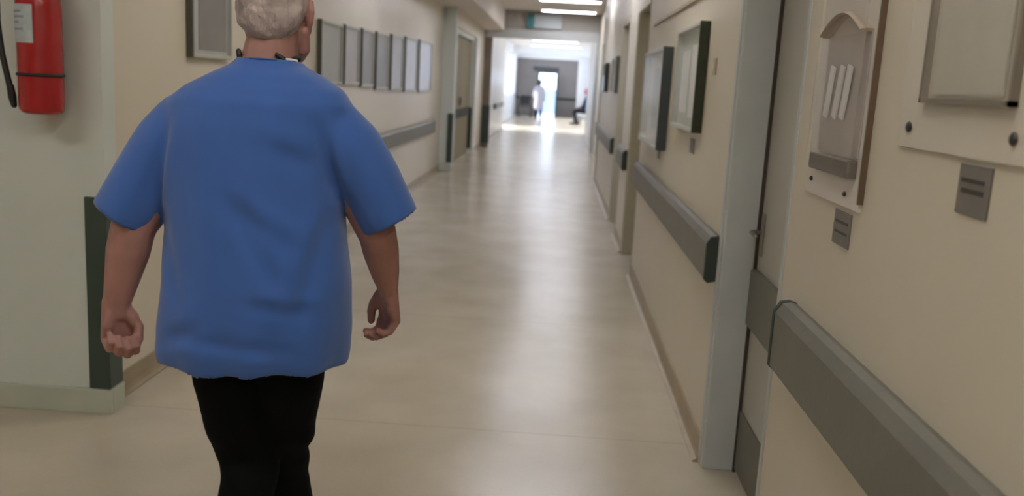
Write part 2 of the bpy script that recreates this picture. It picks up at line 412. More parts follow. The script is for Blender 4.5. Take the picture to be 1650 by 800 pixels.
# cross frame posts at 20.3
t = thing('door_5', (-0.4, 20.3, 0), None, None, kind='structure')
obj('door_post', BX(LX2-0.02, LX2+0.17, 20.24, 20.41, 0.0, 2.42, bev=0.01), M['darkleaf'], t)
obj('post_cladding', BX(LX2, LX2+0.18, 20.225, 20.42, 0.10, 0.93, bev=0.004), M['greycap'], t)
obj('door_post', BX(RX2-0.07, RX2, 20.25, 20.4, 0.0, 2.42, bev=0.01), M['frame'], t)
# far doorway frame, leaf swung open
t = thing('door_6', (-0.5, 42.4, 0), None, None, kind='structure')
b = bmesh.new(); box(b, -0.98, -0.92, 42.42, 42.5, 0, 2.04); box(b, -0.12, -0.04, 42.42, 42.5, 0, 2.04); box(b, -0.92, -0.12, 42.42, 42.5, 1.98, 2.04)
obj('door_frame', b, M['greycap'], t)
obj('door_leaf', BX(-0.10, -0.05, 41.6, 42.42, 0.01, 1.98, bev=0.004), M['guard'], t)
obj('door_handle', BX(-0.13, -0.05, 41.68, 41.75, 0.98, 1.06, bev=0.004), M['metal'], t)

# ------------------------------------------------------------------ ceiling lamps
def ceiling_lamp(y, m, label, cx=-0.05, half=0.62):
    t = thing('ceiling_lamp', (cx, y, H), label, 'ceiling lamp', 'ceiling lamps across the corridor')
    b = bmesh.new(); x0, x1 = cx-half, cx+half
    box(b, x0-0.03, x1+0.03, y-0.19, y-0.16, H-0.07, H); box(b, x0-0.03, x1+0.03, y+0.16, y+0.19, H-0.07, H)
    box(b, x0-0.03, x0, y-0.16, y+0.16, H-0.07, H); box(b, x1, x1+0.03, y-0.16, y+0.16, H-0.07, H)
    obj('housing', b, M['white'], t)
    obj('diffuser', BX(x0, x1, y-0.16, y+0.16, H-0.06, H-0.02), m, t)
for y in (-1.8, 0.9, 4.6, 8.6, 12.4):  # rearmost lamp, behind the camera, is added to brighten the near end
    ceiling_lamp(y, M['lampnear'] if y < 8 else M['lampcool'], 'white louvred ceiling lamp above the near corridor floor')
ceiling_lamp(1.2, M['lampnear'], 'added unseen lamp over the left side lobby, brightening the pale wall', -2.9, 0.62)  # lobby lamp added out of view to light the pale return wall
ceiling_lamp(16.9, M['lampmid'], 'bright ceiling lamp nearer the camera in front of the grey sign panel', 0.12, 0.55)
ceiling_lamp(19.3, M['lampmid'], 'bright ceiling lamp right above the hanging sign', 0.12, 0.55)
for y in (22.8, 26.2, 29.6, 32.6):  # unseen lamps added to make the far floor cooler and brighter
    ceiling_lamp(y, M['lampfar'], 'added lamp hidden behind the cross beam, brightening the far floor', -0.2, 0.8)
ceiling_lamp(36.6, M['lampfar'], 'glowing lamp on the far hall ceiling', -0.2, 1.0)
ceiling_lamp(41.2, M['lampfar'], 'glowing lamp before the grey end wall', -0.2, 1.0)

# ------------------------------------------------------------------ hanging sign
t = thing('hanging_sign', (-0.35, 20.25, 2.66), 'pale direction sign with teal left edge above the cross beam', 'sign')
obj('sign_face', BX(-0.62, -0.02, 20.21, 20.26, 2.66, 2.96, bev=0.004), M['signp'], t)
obj('teal_edge', BX(-0.76, -0.62, 20.21, 20.26, 2.66, 2.96, bev=0.004), M['teal'], t)
obj('mounting_bracket', BX(-0.6, -0.1, 20.26, 20.30, 2.75, 2.85), M['metal'], t)
t = thing('far_wall_sign', (-0.6, 42.4, 2.1), 'long dark sign over the bright doorway at the corridor end', 'sign')
obj('sign_board', BX(-1.2, -0.02, 42.44, 42.49, 2.08, 2.26, bev=0.004), M['farsigntx'], t)

# ------------------------------------------------------------------ wall bumper rails
def rail(x_wall, side, y0, y1, z0, z1, label, d=0.055, far_cap=False):
    s = -1 if side == 'right' else 1
    t = thing('bumper_rail', (x_wall, (y0+y1)/2, z0), label, 'wall rail')
    prof = [(x_wall, z0+0.01), (x_wall+s*d*0.75, z0), (x_wall+s*d, z0+0.012), (x_wall+s*d, z1-0.03), (x_wall+s*d*0.7, z1-0.004), (x_wall+s*d*0.3, z1), (x_wall, z1-0.005)]
    b = bmesh.new(); extrude_profile(b, prof, y0+0.02, y1)
    obj('rail_cover', b, M['grey'], t)
    cap = [(x_wall + (x-x_wall)*1.03, z0-0.002 + (z-z0)*1.02) for x, z in prof]
    b = bmesh.new(); extrude_profile(b, cap, y0, y0+0.02)
    obj('end_cap', b, M['greycap'], t)
    if far_cap:
        b = bmesh.new(); extrude_profile(b, cap, y1, y1+0.02); obj('end_cap', b, M['greycap'], t)
    return t
rail(RX, 'right', -3.1, 2.33, 0.737, 0.925, 'grey bumper rail in the foreground on the right wall under the leaflet holders', far_cap=True)
rail(RX, 'right', 3.22+0.20, 6.9, 0.735, 0.915, 'long grey bumper rail on the right wall just beyond the pale door post')
rail(RX, 'right', 8.06, 8.95, 0.735, 0.915, 'short grey bumper rail on the right wall between two doorways')
rail(RX, 'right', 10.0, 14.1, 0.735, 0.915, 'distant grey bumper rail on the right wall past the second doorway')
rail(LX, 'left', 5.6, 13.5, 0.665, 0.85, 'grey bumper rail on the left wall ending before the pale step')
rail(LX2, 'left', 24.2, 27.6, 0.74, 0.88, 'small dark rail on the far left wall before the bright hall')
b = bmesh.new(); box(b, -0.02, 0.86, 42.46, 42.5, 0.78, 0.90, bev=0.01)
tag(obj('bumper_rail', b, M['greycap'], loc=(0.4, 42.46, 0.78)), 'dark rail on the end wall right of the bright doorway', 'wall rail')
b = bmesh.new(); box(b, -1.98, -1.0, 42.46, 42.5, 0.78, 0.90, bev=0.01)
tag(obj('bumper_rail', b, M['greycap'], loc=(-1.5, 42.46, 0.78)), 'dark rail on the end wall left of the bright doorway', 'wall rail')

# corner guards
cx = CX
b = bmesh.new(); box(b, cx-0.082, cx+0.005, 3.488, 3.50, 0.108, 0.91, bev=0.002); box(b, cx, cx+0.006, 3.49, 3.60, 0.108, 0.91, bev=0.002)
tag(obj('corner_guard', b, M['guard'], loc=(cx, 3.49, 0.108)), 'dark green corner guard on the near left wall corner, behind the man\'s left arm', 'corner guard')
b = bmesh.new(); box(b, LX2-0.05, LX2+0.036, 14.385, 14.40, 0.14, 0.92); box(b, LX2+0.03, LX2+0.038, 14.39, 14.48, 0.14, 0.92)
tag(obj('corner_guard', b, M['guard'], loc=(LX2, 14.39, 0.14)), 'dark corner guard on the pale step halfway down the left wall', 'corner guard')
b = bmesh.new(); box(b, RX-0.02, RX+0.03, 14.2, 14.212, 0.0, 2.1); box(b, RX-0.022, RX, 14.10, 14.212, 0, 2.1)
struct('trim_6', b, M['creamframe'])
struct('trim_7', BX(RX-0.05, RX-0.02, 14.10, 14.215, 0.74, 0.915, bev=0.004), M['greycap'])

# ------------------------------------------------------------------ fire extinguisher
ex = Vector((-1.975, 3.405, 1.235))
t = thing('fire_extinguisher', ex, 'red fire extinguisher hanging on the pale wall at the left edge', 'fire extinguisher')
b = bmesh.new()
lathe(b, [(0.055, 0.0), (0.072, 0.006), (0.079, 0.018), (0.080, 0.04), (0.080, 0.40), (0.076, 0.44), (0.062, 0.475), (0.035, 0.495), (0.024, 0.50), (0.024, 0.52)], ex, 40)
cyl = obj('cylinder', b, M['red'], t, smooth=True)
b = bmesh.new(); 
for i in range(13):
    pass
n = 14; r0 = 0.0812
ring = []
for j in range(n+1):
    a = math.radians(197 + (285-197)*j/n)
    ring.append([b.verts.new((ex.x+r*math.cos(a), ex.y+r*math.sin(a), ex.z+z)) for r, z in ((r0-0.002, 0.265), (r0, 0.265), (r0, 0.405), (r0-0.002, 0.405))])
for p_, q_ in zip(ring, ring[1:]):
    for k in range(4): b.faces.new((p_[k], p_[(k+1) % 4], q_[(k+1) % 4], q_[k]))
b.faces.new(ring[0]); b.faces.new(ring[-1][::-1])
lb = obj('paper_label', b, M['labelp'], t, smooth=False)
b = bmesh.new()
for z0, w0, w1 in ((0.375, 205, 255), (0.355, 210, 262), (0.335, 212, 246), (0.31, 215, 260)):
    aa = [math.radians(w0+(w1-w0)*j/6) for j in range(7)]
    for a0, a1 in zip(aa, aa[1:]):
        v = [b.verts.new((ex.x+0.0818*math.cos(a), ex.y+0.0818*math.sin(a), ex.z+z)) for a, z in ((a0, z0), (a1, z0), (a1, z0+0.008), (a0, z0+0.008))]
        v2 = [b.verts.new((ex.x+0.0805*math.cos(a), ex.y+0.0805*math.sin(a), ex.z+z)) for a, z in ((a0, z0), (a1, z0), (a1, z0+0.008), (a0, z0+0.008))]
        b.faces.new(v); b.faces.new(v2[::-1])
obj('label_print', b, mat('grey_print', (0.25, 0.28, 0.33, 1), 0.5, 0.1, 20), lb)
b = bmesh.new(); lathe(b, [(0.0805, 0), (0.0845, 0), (0.0845, 0.012), (0.0805, 0.012)], ex+Vector((0, 0, 0.142)), 40)
obj('retaining_strap', b, M['black'], t, smooth=True)
b = bmesh.new()
tube(b, [ex+Vector(v) for v in ((0, 0, 0.54), (-0.05, -0.02, 0.565), (-0.11, -0.03, 0.52), (-0.137, -0.035, 0.42), (-0.135, -0.04, 0.33), (-0.12, -0.045, 0.22), (-0.102, -0.045, 0.13), (-0.094, -0.045, 0.09))], [0.011]*7+[0.012], 12, hemi=True)
hz = obj('hose', b, M['black'], t, smooth=True)
b = bmesh.new(); tube(b, [ex+Vector(v) for v in ((-0.094, -0.045, 0.10), (-0.090, -0.042, 0.06), (-0.086, -0.04, 0.03))], [0.013, 0.015, 0.011], 12, hemi=True)
obj('nozzle', b, M['black'], hz, smooth=True)
b = bmesh.new(); box(b, ex.x-0.02, ex.x+0.02, ex.y-0.02, ex.y+0.02, ex.z+0.515, ex.z+0.56, bev=0.004)
box(b, ex.x-0.012, ex.x+0.012, ex.y-0.13, ex.y+0.01, ex.z+0.56, ex.z+0.572, bev=0.003); box(b, ex.x-0.012, ex.x+0.012, ex.y-0.12, ex.y+0.01, ex.z+0.59, ex.z+0.60, bev=0.003)
obj('valve_handle', b, M['metal'], t)
b = bmesh.new(); box(b, ex.x-0.03, ex.x+0.03, ex.y+0.079, 3.50, ex.z+0.08, ex.z+0.47, bev=0.004)
obj('wall_bracket', b, M['black'], t)

# ------------------------------------------------------------------ boards and cases on the right wall
def screws(b, lst, r=0.007, x=None):
    for y, z in lst:
        ell(b, (x, y, z), (0.005, r, r), seg=12)
# near acrylic holder (largest)
X = RX
t = thing('leaflet_holder', (X, 1.52, 1.37), 'wide clear acrylic holder with a flat pocket at the top right edge', 'leaflet holder')
obj('back_panel', BX(X-0.006, X-0.0005, 1.27, 1.77, 1.372, 1.86, bev=0.001), M['paper'] if False else mat('cream_acrylic', (0.60, 0.55, 0.46, 1), 0.2, 0.03, 5), t)
pk = obj('pocket', BX(X-0.018, X-0.015, 1.335, 1.655, 1.462, 1.80, bev=0.001), M['clear'], t)
b = bmesh.new(); box(b, X-0.019, X-0.006, 1.330, 1.660, 1.455, 1.463); box(b, X-0.019, X-0.006, 1.652, 1.660, 1.455, 1.80); box(b, X-0.019, X-0.006, 1.330, 1.338, 1.455, 1.80)
obj('pocket_edge', b, mat('smoky_acrylic_edge', (0.20, 0.17, 0.13, 1), 0.3, 0.1, 20), t)
obj('leaflet', BX(X-0.013, X-0.009, 1.37, 1.62, 1.47, 1.83), mat('cream_leaflet', (0.52, 0.50, 0.43, 1), 0.5, 0.1, 12), t)
for q in [(1.715, 1.41), (1.325, 1.41), (1.715, 1.83), (1.325, 1.83)]:
    b = bmesh.new(); screws(b, [q], 0.010, X-0.009); obj('screw', b, M['screw'], t, smooth=True)
t = thing('name_tag', (X, 1.44, 1.28), 'larger grey label plate with two dark lines under the wide acrylic holder', 'label')
obj('plate', BX(X-0.004, X, 1.383, 1.49, 1.283, 1.363, bev=0.001), M['tagp'], t)
b = bmesh.new(); box(b, X-0.005, X-0.004, 1.40, 1.478, 1.334, 1.341); box(b, X-0.005, X-0.004, 1.40, 1.475, 1.317, 1.325); 
obj('printed_line', b, M['ink'], t)
# second holder
t = thing('leaflet_holder', (X, 2.14, 1.22), 'narrow tall acrylic leaflet holder with white leaflets, next to the door', 'leaflet holder')
obj('back_panel', BX(X-0.008, X-0.0005, 1.935, 2.35, 1.218, 1.86, bev=0.001), mat('white_acrylic', (0.66, 0.62, 0.56, 1), 0.2, 0.03, 5), t)
obj('side_edge', BX(X-0.013, X, 1.929, 1.937, 1.235, 1.86, bev=0.001), mat('brown_acrylic_edge', (0.13, 0.085, 0.055, 1), 0.3, 0.1, 20), t)
obj('pocket', BX(X-0.030, X-0.027, 1.96, 2.30, 1.30, 1.80, bev=0.001), M['clear'], t)
obj('pocket_base', BX(X-0.030, X-0.008, 1.97, 2.27, 1.285, 1.325, bev=0.004), mat('smoky_pocket_base', (0.16, 0.135, 0.11, 1), 0.4, 0.1, 20), t)
obj('backing_sheet', BX(X-0.012, X-0.009, 1.97, 2.27, 1.33, 1.60), mat('grey_backing', (0.42, 0.37, 0.34, 1), 0.5, 0.1, 10), t)
for i, (yc, tl) in enumerate(((2.20, 0.22), (2.13, 0.26), (2.075, 0.22))):
    b = bmesh.new(); box(b, X-0.022, X-0.018, yc-0.015, yc+0.015, 1.41, 1.53)
    bmesh.ops.rotate(b, cent=(X-0.02, yc, 1.46), matrix=Matrix.Rotation(tl, 3, 'X'), verts=b.verts[:])
    obj('leaflet', b, mat('white_leaflet', (0.80, 0.79, 0.80, 1), 0.4, 0.03, 10), t)
# arch band near the top
b = bmesh.new(); P = [(X-0.020, 1.97+0.30*j/10, 1.60+0.045*math.sin(math.pi*j/10)) for j in range(11)]
tube(b, P, [(0.018, 0.004)]*11, 8)
obj('arch_band', b, mat('tan_card', (0.42, 0.34, 0.27, 1), 0.5, 0.1, 10), t)
for q in [(2.30, 1.255), (2.03, 1.247)]:
    b = bmesh.new(); screws(b, [q], 0.006, X-0.01); obj('screw', b, M['screw'], t, smooth=True)
t = thing('name_tag', (X, 2.04, 1.14), 'smaller grey label plate under the narrow leaflet holder', 'label')
obj('plate', BX(X-0.004, X, 1.985, 2.10, 1.128, 1.205, bev=0.001), M['tagp'], t)
b = bmesh.new(); box(b, X-0.005, X-0.004, 2.0, 2.085, 1.178, 1.184); box(b, X-0.005, X-0.004, 2.0, 2.085, 1.155, 1.161)
obj('printed_line', b, M['ink'], t)

def wall_case(y0, y1, z0, z1, d, edge, face, label, side='right', xw=RX, name='display_case', glass=True):
    s = -1 if side == 'right' else 1
    t = thing(name, (xw, (y0+y1)/2, z0), label, 'notice board')
    e = 0.02; xa, xb = sorted((xw, xw+s*d)); b = bmesh.new()
    obj('case_side', BX(xa, xb, y0, y0+e, z0, z1, bev=0.003), edge, t)
    box(b, xa, xb, y1-e, y1, z0, z1, bev=0.003)
    box(b, xa, xb, y0+e, y1-e, z0, z0+e, bev=0.003); box(b, xa, xb, y0+e, y1-e, z1-e, z1, bev=0.003)
    obj('case_frame', b, M['paleframe'], t)
    xp = sorted((xw+s*0.002, xw+s*0.012)); obj('back_panel', BX(xp[0], xp[1], y0+e, y1-e, z0+e, z1-e), face, t)
    if glass:
        xp = sorted((xw+s*(d-0.008), xw+s*(d-0.004))); obj('glass_cover', BX(xp[0], xp[1], y0+e, y1-e, z0+e, z1-e), M['glass'], t)
    return t
def sheets(t, xw, side, lst, m):
    s = -1 if side == 'right' else 1
    for (y0, y1, z0, z1) in lst:
        xp = sorted((xw+s*0.012, xw+s*0.015)); obj('paper_sheet', BX(xp[0], xp[1], y0, y1, z0, z1), m, t)
greenface = mat('pale_green_board', (0.46, 0.50, 0.42, 1), 0.5, 0.1, 8)
t = wall_case(4.16, 4.95, 1.27, 1.77, 0.045, M['casegreen'], greenface, 'glass notice case with dark green side nearest the pale door post')
sheets(t, RX, 'right', [(4.30, 4.55, 1.33, 1.68), (4.62, 4.88, 1.35, 1.66)], M['paper'])
t = wall_case(5.42, 6.62, 1.10, 1.71, 0.06, M['caseblue'], M['paper'], 'glass notice case with dark slate side, second along the right wall')  # white face painted in place of the bright reflection on the glass
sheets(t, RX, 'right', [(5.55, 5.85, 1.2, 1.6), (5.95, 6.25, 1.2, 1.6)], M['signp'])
t = wall_case(10.05, 10.9, 1.40, 1.80, 0.05, M['darkframe'], M['paper'], 'white framed board on the right wall beyond the second doorway')
t = wall_case(12.2, 12.9, 1.40, 1.78, 0.06, M['caseblue'], M['paper'], 'most distant dark edged board on the right wall')
for (y, z, lab) in ((4.38, 1.165, 'tiny grey tag under the green sided notice case'), (5.75, 1.03, 'tiny grey tag under the slate sided notice case')):
    t = thing('name_tag', (RX, y, z), lab, 'label')
    obj('plate', BX(RX-0.004, RX, y-0.06, y+0.06, z, z+0.07, bev=0.001), M['tagp'], t)
t = thing('light_switch', (RX, 3.93, 1.55), 'small worn wall plate between the green case and the door post', 'switch')
obj('switch_plate', BX(RX-0.006, RX, 3.90, 3.97, 1.53, 1.60, bev=0.002), mat('beige_switch_plate', (0.46, 0.39, 0.29, 1), 0.4, 0.1, 20), t)
obj('switch_button', BX(RX-0.010, RX-0.006, 3.92, 3.95, 1.55, 1.58, bev=0.001), M['wall'], t)

# ------------------------------------------------------------------ boards on the left wall
t = wall_case(4.47, 5.02, 1.49, 2.12, 0.035, M['darkframe'], mat('grey_poster_margin', (0.46, 0.46, 0.43, 1), 0.5, 0.1, 8),
              'framed brown poster on the left wall above the man\'s left shoulder', 'left', LX, 'framed_poster')
b = bmesh.new(); box(b, LX+0.012, LX+0.016, 4.60, 4.98, 1.53, 2.08)
obj('poster_picture', b, mat('brown_poster_print', (0.13, 0.105, 0.07, 1), 0.5, 0.35, 7), t)
names = ['nearest', 'second', 'third', 'fourth', 'fifth', 'sixth', 'seventh and farthest']
cols = [(0.42, 0.44, 0.37), (0.46, 0.43, 0.41), (0.27, 0.26, 0.25), (0.25, 0.25, 0.24), (0.62, 0.64, 0.68), (0.66, 0.68, 0.76), (0.70, 0.72, 0.82)]  # last three pale blue: reflections of the bright hall painted into the panels
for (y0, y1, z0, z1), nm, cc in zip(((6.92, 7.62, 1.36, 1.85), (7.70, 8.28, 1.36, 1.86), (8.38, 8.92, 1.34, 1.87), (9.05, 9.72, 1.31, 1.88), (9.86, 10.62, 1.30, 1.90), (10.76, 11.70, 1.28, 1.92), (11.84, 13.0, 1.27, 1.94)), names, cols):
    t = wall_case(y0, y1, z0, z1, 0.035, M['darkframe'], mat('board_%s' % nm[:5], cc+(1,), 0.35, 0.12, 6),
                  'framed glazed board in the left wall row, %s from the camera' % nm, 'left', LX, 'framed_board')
# ------------------------------------------------------------------ the walking man
MX, MY = -0.70, 2.10
O = Vector((MX, MY, 0))
def W(*p): return O + Vector(p)
man = thing('person', (MX, MY, 0), 'elderly grey-haired man in blue T-shirt and black trousers walking away', 'person')
HC = Vector((0.036, 0.035, 1.580)); YAW = math.radians(-5)
def hp(x, y, z):                       # head-local point -> world
    v = Matrix.Rotation(YAW, 3, 'Z') @ Vector((x, y, z)); return O + HC + v
b = bmesh.new()
# skull and face
ell(b, hp(0, -0.012, 0.022), (0.073, 0.092, 0.086), YAW, seg=32)
ell(b, hp(0, 0.025, -0.030), (0.061, 0.064, 0.076), YAW, seg=28)
ell(b, hp(0, 0.062, -0.088), (0.028, 0.026, 0.024), YAW)                 # chin
for s in (-1, 1):
    tube(b, [hp(s*0.062, -0.005, -0.040), hp(s*0.060, 0.006, -0.078), hp(s*0.030, 0.060, -0.096)], [0.017, 0.017, 0.015], 10, hemi=True)   # jaw
    ell(b, hp(s*0.036, 0.066, -0.030), (0.022, 0.018, 0.022), YAW)         # cheek
    ell(b, hp(s*0.030, 0.076, 0.020), (0.024, 0.012, 0.009), YAW)          # brow
    # ear: rim, lobe, back
    tube(b, [hp(s*0.070, 0.004, 0.022), hp(s*0.084, -0.010, 0.028), hp(s*0.089, -0.020, 0.008), hp(s*0.084, -0.014, -0.016), hp(s*0.074, -0.002, -0.034)], [0.006, 0.007, 0.008, 0.008, 0.008], 8, hemi=True)
    ell(b, hp(s*0.078, -0.006, -0.002), (0.008, 0.016, 0.026), YAW)
tube(b, [hp(0, 0.082, 0.016), hp(0, 0.096, -0.006), hp(0, 0.108, -0.024)], [0.008, 0.010, 0.012], 10, hemi=True)   # nose
for s in (-1, 1): ell(b, hp(s*0.012, 0.096, -0.028), (0.009, 0.012, 0.008), YAW)
ell(b, hp(0, 0.084, -0.052), (0.024, 0.010, 0.010), YAW)
# neck, shoulders and trunk beneath the clothes
tube(b, [W(0.020, -0.010, 1.40), W(0.026, -0.002, 1.46), W(0.034, 0.012, 1.52), HC+O+Vector((0, -0.005, -0.02))], [(0.075, 0.068), (0.064, 0.062), (0.060, 0.060), (0.058, 0.062)], 20)
stack(b, [(0, 0, 0.80, 0.14, 0.11), (0, 0, 0.95, 0.17, 0.13), (0, 0, 1.15, 0.17, 0.12), (0, 0, 1.30, 0.18, 0.105), (0, 0, 1.37, 0.16, 0.09), (0.015, -0.005, 1.43, 0.09, 0.07)]
      and [(MX+a, MY+c, z, r1, r2) for a, c, z, r1, r2 in [(0, 0, 0.80, 0.14, 0.11), (0, 0, 0.95, 0.17, 0.13), (0, 0, 1.15, 0.17, 0.12), (0, 0, 1.30, 0.17, 0.10), (0, 0, 1.36, 0.14, 0.085), (0.015, -0.005, 1.42, 0.08, 0.065)]])
# arms
LSH, LEL, LWR = W(-0.168, 0.0, 1.318), W(-0.283, -0.045, 1.062), W(-0.325, -0.050, 0.876)
RSH, REL, RWR = W(0.160, 0.0, 1.318), W(0.284, 0.035, 1.075), W(0.292, 0.165, 0.905)
tube(b, [LSH, LSH.lerp(LEL, 0.5), LEL, LEL.lerp(LWR, 0.3), LEL.lerp(LWR, 0.7), LWR, LWR+Vector((-0.002, 0.0, -0.02))],
     [0.046, 0.050, 0.051, 0.050, 0.039, (0.032, 0.026), (0.033, 0.024)], 18, hemi=True)
tube(b, [RSH, RSH.lerp(REL, 0.5), REL, REL.lerp(RWR, 0.3), REL.lerp(RWR, 0.7), RWR, RWR+Vector((0.0, 0.006, -0.02))],
     [0.046, 0.049, 0.047, 0.045, 0.036, (0.025, 0.031), (0.024, 0.033)], 18, hemi=True)
# hands: u towards the thumb, v out of the palm, w towards the fingertips
def hand(b, wrist, mirror, th, curl, wdir, thumb, r=0.0104):
    U = Vector((mirror*math.cos(th), math.sin(th), 0)); Wd = Vector(wdir).normalized()
    U = (U - Wd*U.dot(Wd)).normalized(); Vn = Vector((mirror*math.sin(th), -math.cos(th), 0)); Vn = (Vn - Wd*Vn.dot(Wd) - U*Vn.dot(U)).normalized()
    p = lambda u, v, w_: wrist + U*u + Vn*v + Wd*w_
    # palm as overlapping metacarpal rays with fleshy mounds
    for u0, u1, L in ((0.016, 0.031, 0.088), (0.005, 0.0105, 0.092), (-0.006, -0.0105, 0.088), (-0.016, -0.030, 0.081)):
        tube(b, [p(u0, 0.0, -0.012), p((u0+u1)/2, 0.001, L*0.5), p(u1, 0.0, L)], [0.0165, 0.0155, 0.0125], 12, hemi=True)
    tube(b, [p(0.018, 0.008, 0.008), p(0.030, 0.014, 0.034), p(0.036, 0.014, 0.058)], [0.014, 0.0175, 0.012], 14, hemi=True)
    tube(b, [p(-0.018, 0.006, 0.010), p(-0.026, 0.011, 0.045), p(-0.028, 0.006, 0.068)], [0.013, 0.0155, 0.011], 14, hemi=True)
    for u, L, k, dc in ((0.031, 0.088, 0.96, 0), (0.0105, 0.092, 1.05, 4), (-0.0105, 0.088, 0.98, 8), (-0.030, 0.081, 0.80, 12)):
        q = p(u, 0.0, L); P_ = [q]
        for seg, ang in zip((0.042, 0.027, 0.021), curl):
            a = math.radians(ang+dc); q = q + (Wd*math.cos(a) + Vn*math.sin(a))*seg*k - U*u*0.06; P_.append(q)
        tube(b, P_, [r*1.14, r*1.08, r, r*0.82], 14, hemi=True)
    tube(b, [p(*q) for q in thumb], [0.0145, 0.0132, 0.0122, 0.0098], 14, hemi=True)
hand(b, W(-0.325, -0.050, 0.876), 1, math.radians(38), (48, 140, 205), (0.03, 0.05, -1),
     [(0.026, 0.010, 0.028), (0.041, 0.022, 0.056), (0.036, 0.034, 0.084), (0.022, 0.042, 0.104)])
hand(b, W(0.292, 0.165, 0.905), -1, math.radians(48), (26, 84, 125), (0.02, 0.28, -1),
     [(0.026, 0.010, 0.026), (0.043, 0.020, 0.050), (0.049, 0.026, 0.078), (0.046, 0.030, 0.104)])
# legs beneath the trousers down to the ankles and feet
LHP, LKN, LAN = W(-0.075, 0, 0.82), W(-0.030, 0.03, 0.47), W(-0.030, -0.16, 0.125)
RHP, RKN, RAN = W(0.075, 0, 0.82), W(0.030, 0.14, 0.47), W(0.030, 0.27, 0.085)
for h, kn, an in ((LHP, LKN, LAN), (RHP, RKN, RAN)):
    tube(b, [h+Vector((0, 0, 0.0)), Vector((h.x*0.75+kn.x*0.25, h.y*0.88+kn.y*0.12, 0.70)), Vector((h.x*0.4+kn.x*0.6, h.y*0.40+kn.y*0.60, 0.56)), kn, kn.lerp(an, 0.35), an], [0.062, 0.060, 0.052, 0.044, 0.042, 0.032], 14, hemi=True)
    tube(b, [an, an+Vector((0.0, 0.06, -0.035)), an+Vector((0, 0.14, -0.055))], [(0.030, 0.03), (0.032, 0.022), (0.034, 0.014)], 12, hemi=True)
b = fuse(b, 0.0032, 3)
body = obj('body', b, M['skin'], man, smooth=True)
# eyes, brows and mouth
for s in (-1, 1):
    e = obj('eye', ell(bmesh.new(), hp(s*0.030, 0.073, 0.006), (0.011, 0.010, 0.0055), YAW, seg=16), M['eye'], man, smooth=True)
    obj('iris', ell(bmesh.new(), hp(s*0.030, 0.0825, 0.006), (0.0045, 0.0028, 0.0038), YAW, seg=12), M['ink'], e, smooth=True)
obj('mouth', tube(bmesh.new(), [hp(-0.022, 0.086, -0.052), hp(0, 0.095, -0.050), hp(0.022, 0.086, -0.052)], [(0.004, 0.003), (0.006, 0.004), (0.004, 0.003)], 8, hemi=True), M['lip'], man, smooth=True)
# hair: a cropped wavy cap, longer over the ears and low on the nape
b = bmesh.new()
ell(b, hp(0, -0.022, 0.034), (0.079, 0.094, 0.086), YAW, seg=48)
ell(b, hp(0, -0.054, -0.012), (0.070, 0.058, 0.060), YAW, seg=40)
for s in (-1, 1): ell(b, hp(s*0.058, -0.046, 0.000), (0.020, 0.030, 0.044), YAW, seg=24)
b = fuse(b, 0.004, 3)
for v in b.verts:
    c = v.co
    d = noise.noise(c*30)*0.0055 + noise.noise(c*75+Vector((3, 3, 3)))*0.0022
    v.co = c + v.normal*d
hair = obj('hair', b, M['hair'], man, smooth=True)
hair['label'] = 'short wavy grey hair'
# neck cord and white mask loop
b = bmesh.new()
pts = [W(0.030+0.068*math.cos(a), -0.005+0.064*math.sin(a), 1.482-0.030*math.sin(a)**2) for a in [math.radians(x) for x in range(180, 541, 20)]]
tube(b, pts, [0.004]*len(pts), 8)
obj('neck_cord', b, M['black'], man, smooth=True)
b = bmesh.new()
tube(b, [W(-0.034, -0.030, 1.488), W(-0.030, -0.036, 1.480), W(-0.032, -0.030, 1.47)], [0.006, 0.007, 0.005], 8, hemi=True)
obj('cord_slide', b, M['black'], man, smooth=True)
b = bmesh.new()
tube(b, [W(0.062, -0.054, 1.484), W(0.072, -0.050, 1.476), W(0.083, -0.042, 1.468)], [0.005, 0.007, 0.006], 8, hemi=True)
obj('cord_slide', b, M['black'], man, smooth=True)
b = bmesh.new(); tube(b, [W(0.082, -0.046, 1.474), W(0.090, -0.036, 1.474), W(0.097, -0.022, 1.472)], [(0.004, 0.005)]*3, 8, hemi=True)
obj('white_clip', b, M['white'], man, smooth=True)

# T-shirt
b = bmesh.new()
stack(b, [(MX+a, MY+c, z, r1, r2) for a, c, z, r1, r2 in [
    (-0.006, 0.004, 0.750, 0.224, 0.168), (-0.004, 0.004, 0.78, 0.228, 0.173), (0.000, 0.004, 0.84, 0.228, 0.176), (0.004, 0.004, 0.95, 0.221, 0.174), (0.000, 0.004, 1.05, 0.214, 0.168),
    (-0.002, 0.002, 1.15, 0.212, 0.158), (-0.004, -0.002, 1.25, 0.214, 0.146), (0.002, -0.008, 1.32, 0.216, 0.136), (0.012, -0.010, 1.375, 0.212, 0.124),
    (0.020, -0.008, 1.408, 0.184, 0.110), (0.025, -0.006, 1.438, 0.130, 0.094), (0.027, -0.004, 1.458, 0.084, 0.078), (0.028, -0.002, 1.474, 0.068, 0.068), (0.028, -0.002, 1.50, 0.064, 0.064)]], 48, 2.3)
LS, RS = W(-0.312, -0.030, 1.085), W(0.314, 0.036, 1.102)
tube(b, [W(-0.10, -0.005, 1.375), W(-0.160, -0.005, 1.325), W(-0.205, -0.010, 1.265), W(-0.258, -0.020, 1.18), LS], [(0.052, 0.055), (0.072, 0.080), (0.080, 0.088), (0.080, 0.088), (0.080, 0.088)], 32)
tube(b, [W(0.10, -0.005, 1.380), W(0.165, 0.0, 1.332), W(0.212, 0.004, 1.278), W(0.265, 0.022, 1.20), RS], [(0.052, 0.055), (0.072, 0.080), (0.078, 0.086), (0.075, 0.084), (0.074, 0.082)], 32)
b = fuse(b, 0.006, 14)
